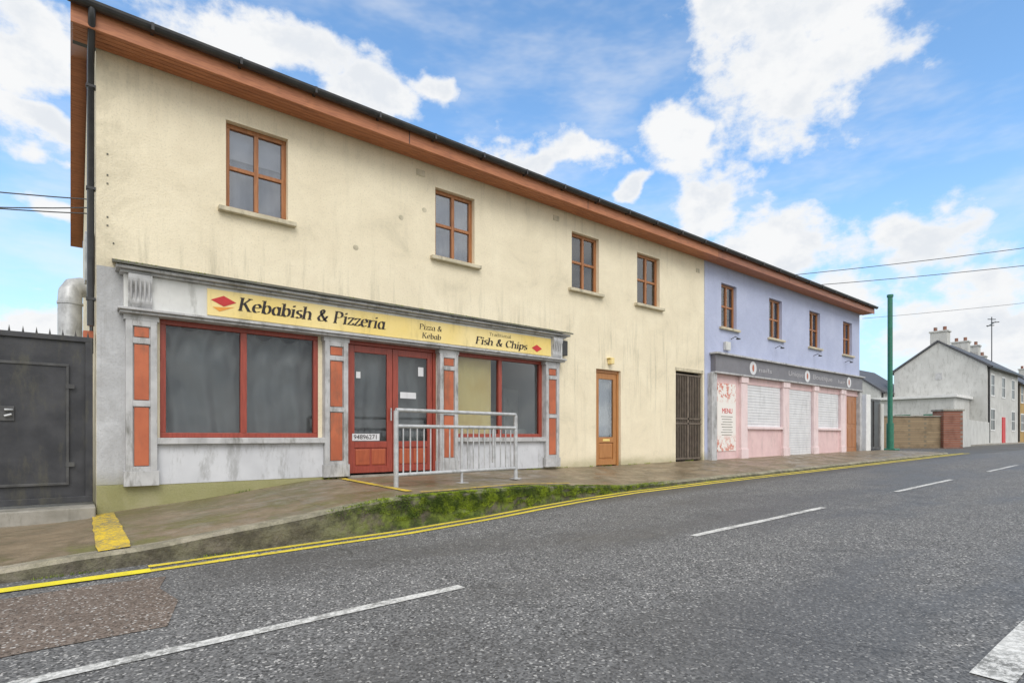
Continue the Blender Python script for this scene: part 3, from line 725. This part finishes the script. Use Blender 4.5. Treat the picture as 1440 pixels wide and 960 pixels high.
# ------------------------------------------------------------------ railing
Rl=group('pedestrian_railing')
p0=Vector((3.05,-1.65,0)); p1=Vector((5.25,-1.38,0))
def rp(t,z): p=p0+(p1-p0)*t; return (p.x,p.y,E+z)
gz=-.67
tubes('posts',[[rp(0,gz),rp(0,.33)],[rp(1,gz),rp(1,.33)]],.032,GALV,Rl)
tubes('top_rails',[[rp(0,.34),rp(1,.34)],[rp(0,.13),rp(1,.13)],[rp(0,-.50),rp(1,-.50)]],.026,GALV,Rl)
tubes('bars',[[rp(t/20,-.50),rp(t/20,.13)] for t in range(1,20)],.010,GALV,Rl)
tubes('end_frame',[[rp(.5,gz),rp(.5,.13)],[rp(.78,-.40),rp(.78,.13)]],.02,GALV,Rl)
boxes('base_plates',[(rp(t,0)[0]-.07,rp(t,0)[0]+.07,rp(t,0)[1]-.07,rp(t,0)[1]+.07,E+gz-.005,E+gz+.012) for t in (0,.5,1)],GALV,Rl,.004)

# ------------------------------------------------------------------ gates right of building
Gr=group('side_gate')
boxes('gate_pillar',[(23.5,23.95,-.05,.35,E-.6,E+1.6)],WHITE,Gr,.01)
boxes('gate_leaf',[(23.96,25.2,.05,.10,E-.5,E+1.45)],DARKPL,Gr,.01)
boxes('gate_frame',[(23.96,25.2,.02,.049,E+1.38,E+1.46),(23.96,25.2,.02,.049,E-.5,E-.42),(24.5,24.56,.02,.049,E-.42,E+1.38)],GATEF,Gr)
boxes('yard_wall',[(25.21,25.5,.0,12,E-.7,E+1.3)],HOUSEW)
Pl=group('green_pole')
tubes('shaft',[[(27.0,.25,E-.58),(27.0,.25,E+5.95)]],.095,GREEN,Pl,6)
tubes('collar',[[(27.0,.25,E-.58),(27.0,.25,E+.55)]],.135,GREEN,Pl,6)
tubes('cap',[[(27.0,.25,E+5.9),(27.0,.25,E+6.0)]],.12,GREEN,Pl,6)
boxes('base',[(26.72,27.28,-.03,.53,E-.60,E-.52)],GREEN,Pl,.03)
Bo=group('bollard')
tubes('post',[[(26.9,.95,E-.6),(26.9,.95,E+.30)]],.07,DARKPL,Bo); tubes('band',[[(26.9,.95,E+.1),(26.9,.95,E+.2)]],.075,WHITE,Bo)

Wl=group('stone_boundary_wall')
def slab(nm,a,b,th,z0,z1,mat,parent):
    a=Vector(a);b=Vector(b);d=(b-a).normalized();n=Vector((-d.y,d.x))*th/2
    q=[a-n,b-n,b+n,a+n]; v=[(p.x,p.y,z0) for p in q]+[(p.x,p.y,z1) for p in q]
    return mesh(nm,v,[(0,3,2,1),(4,5,6,7),(0,1,5,4),(1,2,6,5),(2,3,7,6),(3,0,4,7)],mat,parent,.01)
slab('wall',(33.3,3.6),(37.0,.75),.35,E-.8,E+1.05,STONEW,Wl)
slab('coping',(33.3,3.6),(37.0,.75),.45,E+1.052,E+1.12,CONC,Wl)
slab('brick_pier',(36.7,1.0),(37.5,.35),.8,E-.8,E+1.35,BRICKR,Wl)
slab('pier_cap',(36.65,1.04),(37.55,.31),.9,E+1.352,E+1.45,CONC,Wl)
slab('return_wall',(37.9,.6),(52,1.9),.3,E-.8,E+1.0,HOUSEW,Wl)

# ------------------------------------------------------------------ far houses
def house(nm,x0,x1,y0,y1,ze,za,mat,wins,doors,chim,oh=.25,fw=.02):
    H=group(nm); zg=E-.8; ym=(y0+y1)/2
    mesh('walls',[(x0,y0,zg),(x1,y0,zg),(x1,y1,zg),(x0,y1,zg),(x0,y0,E+ze),(x1,y0,E+ze),(x1,y1,E+ze),(x0,y1,E+ze),(x0,ym,E+za),(x1,ym,E+za)],
      [(0,1,5,4),(2,3,7,6),(3,0,4,8,7),(1,2,6,9,5)],mat,H)
    s=(za-ze)/(ym-y0)
    v=[(x0-.12,y0-oh,E+ze-oh*s+.03),(x1+.12,y0-oh,E+ze-oh*s+.03),(x1+.12,ym,E+za+.03),(x0-.12,ym,E+za+.03),(x1+.12,y1+oh,E+ze-oh*s+.03),(x0-.12,y1+oh,E+ze-oh*s+.03)]
    r=mesh('roof',v,[(0,1,2,3),(3,2,4,5)],SLATE,H); m=r.modifiers.new('s','SOLIDIFY'); m.thickness=.14; m.offset=1
    tubes('front_gutter',[[(x0,y0-oh-.04,E+ze-oh*s+.06),(x1,y0-oh-.04,E+ze-oh*s+.06)],[(x0+.3,y0-.06,E+ze-.1),(x0+.3,y0-.06,E-.5)]],.07,DARKPL,H)
    for i,(a,b,c,d) in enumerate(wins):
        boxes('window_surround',[(a-.1,b+.1,y0-.03,y0-.002,E+c-.1,E+c),(a-.1,b+.1,y0-.03,y0-.002,E+d,E+d+.1),(a-.1,a,y0-.03,y0-.002,E+c,E+d),(b,b+.1,y0-.03,y0-.002,E+c,E+d)],WHITE,H)
        boxes('window_frame',[(a,b,y0-.015,y0-.003,E+(c+d)/2-.03,E+(c+d)/2+.03),((a+b)/2-.03,(a+b)/2+.03,y0-.014,y0-.003,E+c,E+d)],WHITE,H)
        boxes('window_glass',[(a,b,y0-.008,y0-.002,E+c,E+d)],DARKPL,H)
    for a,b,m_ in doors: boxes('door',[(a,b,y0-.05,y0-.002,E-.55,E+1.5)],m_,H)
    for cx,cw,ch in chim:
        boxes('chimney',[(cx,cx+cw,ym-.55,ym+.55,E+za-.5,E+za+ch),(cx-.06,cx+cw+.06,ym-.62,ym+.62,E+za+ch+.002,E+za+ch+.12)],HOUSEW,H,.01)
        tubes('chimney_pots',[[(cx+cw/2,ym+q,E+za+ch+.1),(cx+cw/2,ym+q,E+za+ch+.45)] for q in (-.3,.3)],.12,BRICKR,H)
    return H
H=house('white_house',52.6,63.2,2.0,7.9,5.2,7.3,HOUSEW,[(53.8,54.8,3.1,4.6),(57.3,58.3,3.1,4.6),(60.8,61.8,3.1,4.6),(53.7,54.9,.5,2.0),(60.7,61.9,.5,2.0)],[(57.3,58.3,RED)],[(52.75,.8,.8),(58.6,.8,.6),(62.0,.8,.6)])
boxes('flat_roof_annexe',[(48.5,52.55,3.0,8.0,E-.8,E+2.75)],HOUSEW,H,.01)
boxes('annexe_roof_edge',[(48.3,52.58,2.8,8.2,E+2.752,E+2.95)],WHITE,H,.01)
boxes('annexe_door',[(48.47,48.495,5.6,6.6,E-.5,E+1.6),(48.47,48.495,3.6,4.8,E+.4,E+1.6)],GREEN,H)
boxes('gable_vents',[(52.57,52.598,4.7,5.1,E+4.4,E+4.9)],GREYP,H)
tubes('tv_aerial',[[(61.5,3.4,E+6),(61.5,3.4,E+10.2)],[(60.6,3.0,E+9.6),(62.6,3.9,E+9.6)],[(61.2,3.6,E+10),(61.8,3.2,E+10)],[(60.7,3.3,E+9.6),(60.9,2.8,E+9.6)],[(62.2,3.9,E+9.6),(62.4,3.4,E+9.6)]],.035,DARKPL,H)
house('white_house',50.5,57,8.2,13.4,3.6,5.6,HOUSEW,[],[],[])
house('ochre_house',63.6,74,2.1,7.9,4.6,6.6,OCHRE,[(65,66,3.0,4.4),(68.5,69.5,3.0,4.4),(65,66.2,.5,1.9)],[(68.5,69.5,DARKPL)],[(64.5,.8,.6)])
house('terraced_house',74.4,88,2.2,7.9,4.8,6.8,HOUSEW,[(76,77,3.0,4.4),(80,81,3.0,4.4),(76,77,.5,1.9)],[(79.5,80.5,RED)],[(86,.8,.9)])

# ------------------------------------------------------------------ overhead wires + utility pole
def sag(a,b,s,n=24):
    a=Vector(a);b=Vector(b); return [tuple(a+(b-a)*k/n-Vector((0,0,s*4*(k/n)*(1-k/n)))) for k in range(n+1)]
Up=group('utility_pole')
tubes('pole',[[(27.9,-9.6,0),(27.9,-9.6,E+7.4)]],.13,wood_mat('pole_wood',(.16,.11,.07),(.10,.07,.05)),Up,5)
boxes('crossarm',[(27.82,27.98,-10.4,-8.8,E+6.6,E+6.72)],GALV,Up,.01)
Wr=group('overhead_wires')
tubes('wires',[sag((17.3,.3,E+5.05),(27.9,-9.0,E+6.75),.12),sag((18.6,-.45,E+4.85),(27.9,-9.9,E+6.0),.12)],.010,DARKPL,Wr)
tubes('thin_wire',[sag((22.95,-.1,E+4.4),(27.9,-9.6,E+4.9),.1)],.006,DARKPL,Wr)
Wl2=group('overhead_wires')
tubes('wires',[sag((-.02,.5,E+2.95),(-9,1.0,E+2.9),.35),sag((-.02,.5,E+2.85),(-9,1.3,E+3.0),.6),sag((-.02,.9,E+2.9),(-9,1.6,E+3.3),.5)],.007,DARKPL,Wl2)

# ------------------------------------------------------------------ sky
world=D.worlds.new('World'); scn.world=world; world.use_nodes=True
nt=world.node_tree; bg=nt.nodes['Background']
SUN_EL=math.radians(46); SUN_AZ=math.radians(205)   # clockwise from +Y : behind and to the left of the viewer
sky=nd(nt,'ShaderNodeTexSky',sky_type='NISHITA'); sky.sun_disc=False; sky.sun_elevation=SUN_EL; sky.sun_rotation=SUN_AZ
sky.air_density=1.0; sky.dust_density=.6; sky.ozone_density=2.5
tc=nd(nt,'ShaderNodeTexCoord'); gen=tc.outputs['Generated']
sp=nd(nt,'ShaderNodeSeparateXYZ'); lk(nt,gen,sp.inputs[0])
az=ma(nt,'MULTIPLY',ma(nt,'ARCTAN2',sp.outputs[0],sp.outputs[1]),180/math.pi)
el=ma(nt,'MULTIPLY',ma(nt,'ARCSINE',sp.outputs[2]),180/math.pi)
cb=nd(nt,'ShaderNodeCombineXYZ'); lk(nt,az,cb.inputs[0]); lk(nt,el,cb.inputs[1])
def wn(scale,detail,rough=.6,off=(0,0,0),out='Fac',vs=(1,1,1.5)):
    mp=nd(nt,'ShaderNodeMapping'); mp.inputs['Location'].default_value=off; mp.inputs['Scale'].default_value=vs; lk(nt,gen,mp.inputs['Vector'])
    n=nd(nt,'ShaderNodeTexNoise',Scale=scale,Detail=detail,Roughness=rough); lk(nt,mp.outputs[0],n.inputs['Vector']); return n.outputs[out]
# warp the angular coordinates so that cloud outlines billow
wc=wn(7,3,.55,(1,4,2),'Color')
w1=nd(nt,'ShaderNodeVectorMath',operation='SUBTRACT'); lk(nt,wc,w1.inputs[0]); w1.inputs[1].default_value=(.5,.5,.5)
w2=nd(nt,'ShaderNodeVectorMath',operation='MULTIPLY'); lk(nt,w1.outputs[0],w2.inputs[0]); w2.inputs[1].default_value=(12,7,0)
w3=nd(nt,'ShaderNodeVectorMath',operation='ADD'); lk(nt,cb.outputs[0],w3.inputs[0]); lk(nt,w2.outputs[0],w3.inputs[1])
pos=w3.outputs[0]
# clouds given as (azimuth, elevation, half width, half height) in degrees
CL=[(66,31.5,7.5,5.6),(61,35,5,3),(56,26.8,4.4,3.2),(59,21.5,4.4,2.6),(64,17.2,6,2.6),(41,27.0,7.5,2.0),(24,31.0,3.6,2.6),(14,32.3,7,2.0),
 (-3,27,4.5,3.2),(-1.5,22.6,4,1.2),(30.8,31.3,2.6,1.1),(75,15.5,4.2,2.6),(77,9.5,6,2.8),(-2.5,9.3,4,2.2),(82,7.2,6,2.4),(3.5,34.5,4,1.6),(49.8,23.9,1.7,1.4),(-1.8,18.4,2,1),(67,12.0,4,2.4)]
acc=None
for (a,e,rx,ry_) in CL:
    s1=nd(nt,'ShaderNodeVectorMath',operation='SUBTRACT'); lk(nt,pos,s1.inputs[0]); s1.inputs[1].default_value=(a,e,0)
    s2=nd(nt,'ShaderNodeVectorMath',operation='MULTIPLY'); lk(nt,s1.outputs[0],s2.inputs[0]); s2.inputs[1].default_value=(1/(rx*1.2),1/(ry_*1.3),0)
    s3=nd(nt,'ShaderNodeVectorMath',operation='LENGTH'); lk(nt,s2.outputs[0],s3.inputs[0])
    d=ma(nt,'SUBTRACT',1.,s3.outputs['Value'])
    acc=d if acc is None else ma(nt,'MAXIMUM',acc,d)
n1=wn(13,6,.62,(3,1,0))
# unseen bright overcast added outside the framed sky to light the facade softly
away=ma(nt,'ADD',mr(nt,az,92,115,0,1),mr(nt,az,-40,-15,1,0))
high=mr(nt,el,42,54)
awm=ma(nt,'MINIMUM',ma(nt,'ADD',away,high),1.)
gen_c=ma(nt,'MULTIPLY',ma(nt,'SUBTRACT',wn(2.2,3,.5),.33),5.)
gen_c=ma(nt,'SUBTRACT',ma(nt,'MULTIPLY',ma(nt,'ADD',gen_c,2),awm),2)
acc=ma(nt,'MAXIMUM',ma(nt,'MAXIMUM',acc,-1.),gen_c)
dens=ma(nt,'ADD',acc,ma(nt,'MULTIPLY',ma(nt,'SUBTRACT',n1,.5),2.1))
alpha=mr(nt,dens,-.10,.50)
wis=ma(nt,'MULTIPLY',mr(nt,wn(3.2,5,.62,(7,2,5),vs=(1,1,3)),.46,.76),.48)
alpha=ma(nt,'MAXIMUM',alpha,wis)
shade=mr(nt,wn(10,5,.6,(3,1,-.16)),.42,.60)
core=mr(nt,dens,.2,.8)
shv=ma(nt,'MULTIPLY',ma(nt,'MULTIPLY',shade,core),.65)
lit=mix(nt,awm,(9.4,9.5,9.6),(12.8,12.6,12.3))
ccol=mix(nt,shv,lit,(7.2,7.7,8.4))
hz=mr(nt,el,0,26,.6,0)
skc=mix(nt,1.,sky.outputs[0],(2.2,2.65,2.75),'MULTIPLY')
skc=mix(nt,hz,skc,(5.6,7.3,9.0))
final=mix(nt,alpha,skc,ccol)
lk(nt,final,bg.inputs['Color']); bg.inputs['Strength'].default_value=.1

sun=D.lights.new('sun','SUN'); sun.energy=1.7; sun.angle=math.radians(34); sun.color=(1,.97,.92)
so=link(D.objects.new('sun',sun))
dirv=Vector((math.sin(SUN_AZ)*math.cos(SUN_EL),math.cos(SUN_AZ)*math.cos(SUN_EL),math.sin(SUN_EL)))
so.rotation_euler=dirv.to_track_quat('Z','Y').to_euler(); so.location=dirv*50

# ------------------------------------------------------------------ camera
cam=D.cameras.new('camera'); cam.sensor_width=36; cam.lens=19.5; cam.shift_y=.0924; cam.clip_end=3000; cam.clip_start=.05
co=link(D.objects.new('camera',cam)); co.location=(-.236,-8.18,E); co.rotation_euler=(math.pi/2,0,-math.radians(38.52))
scn.camera=co
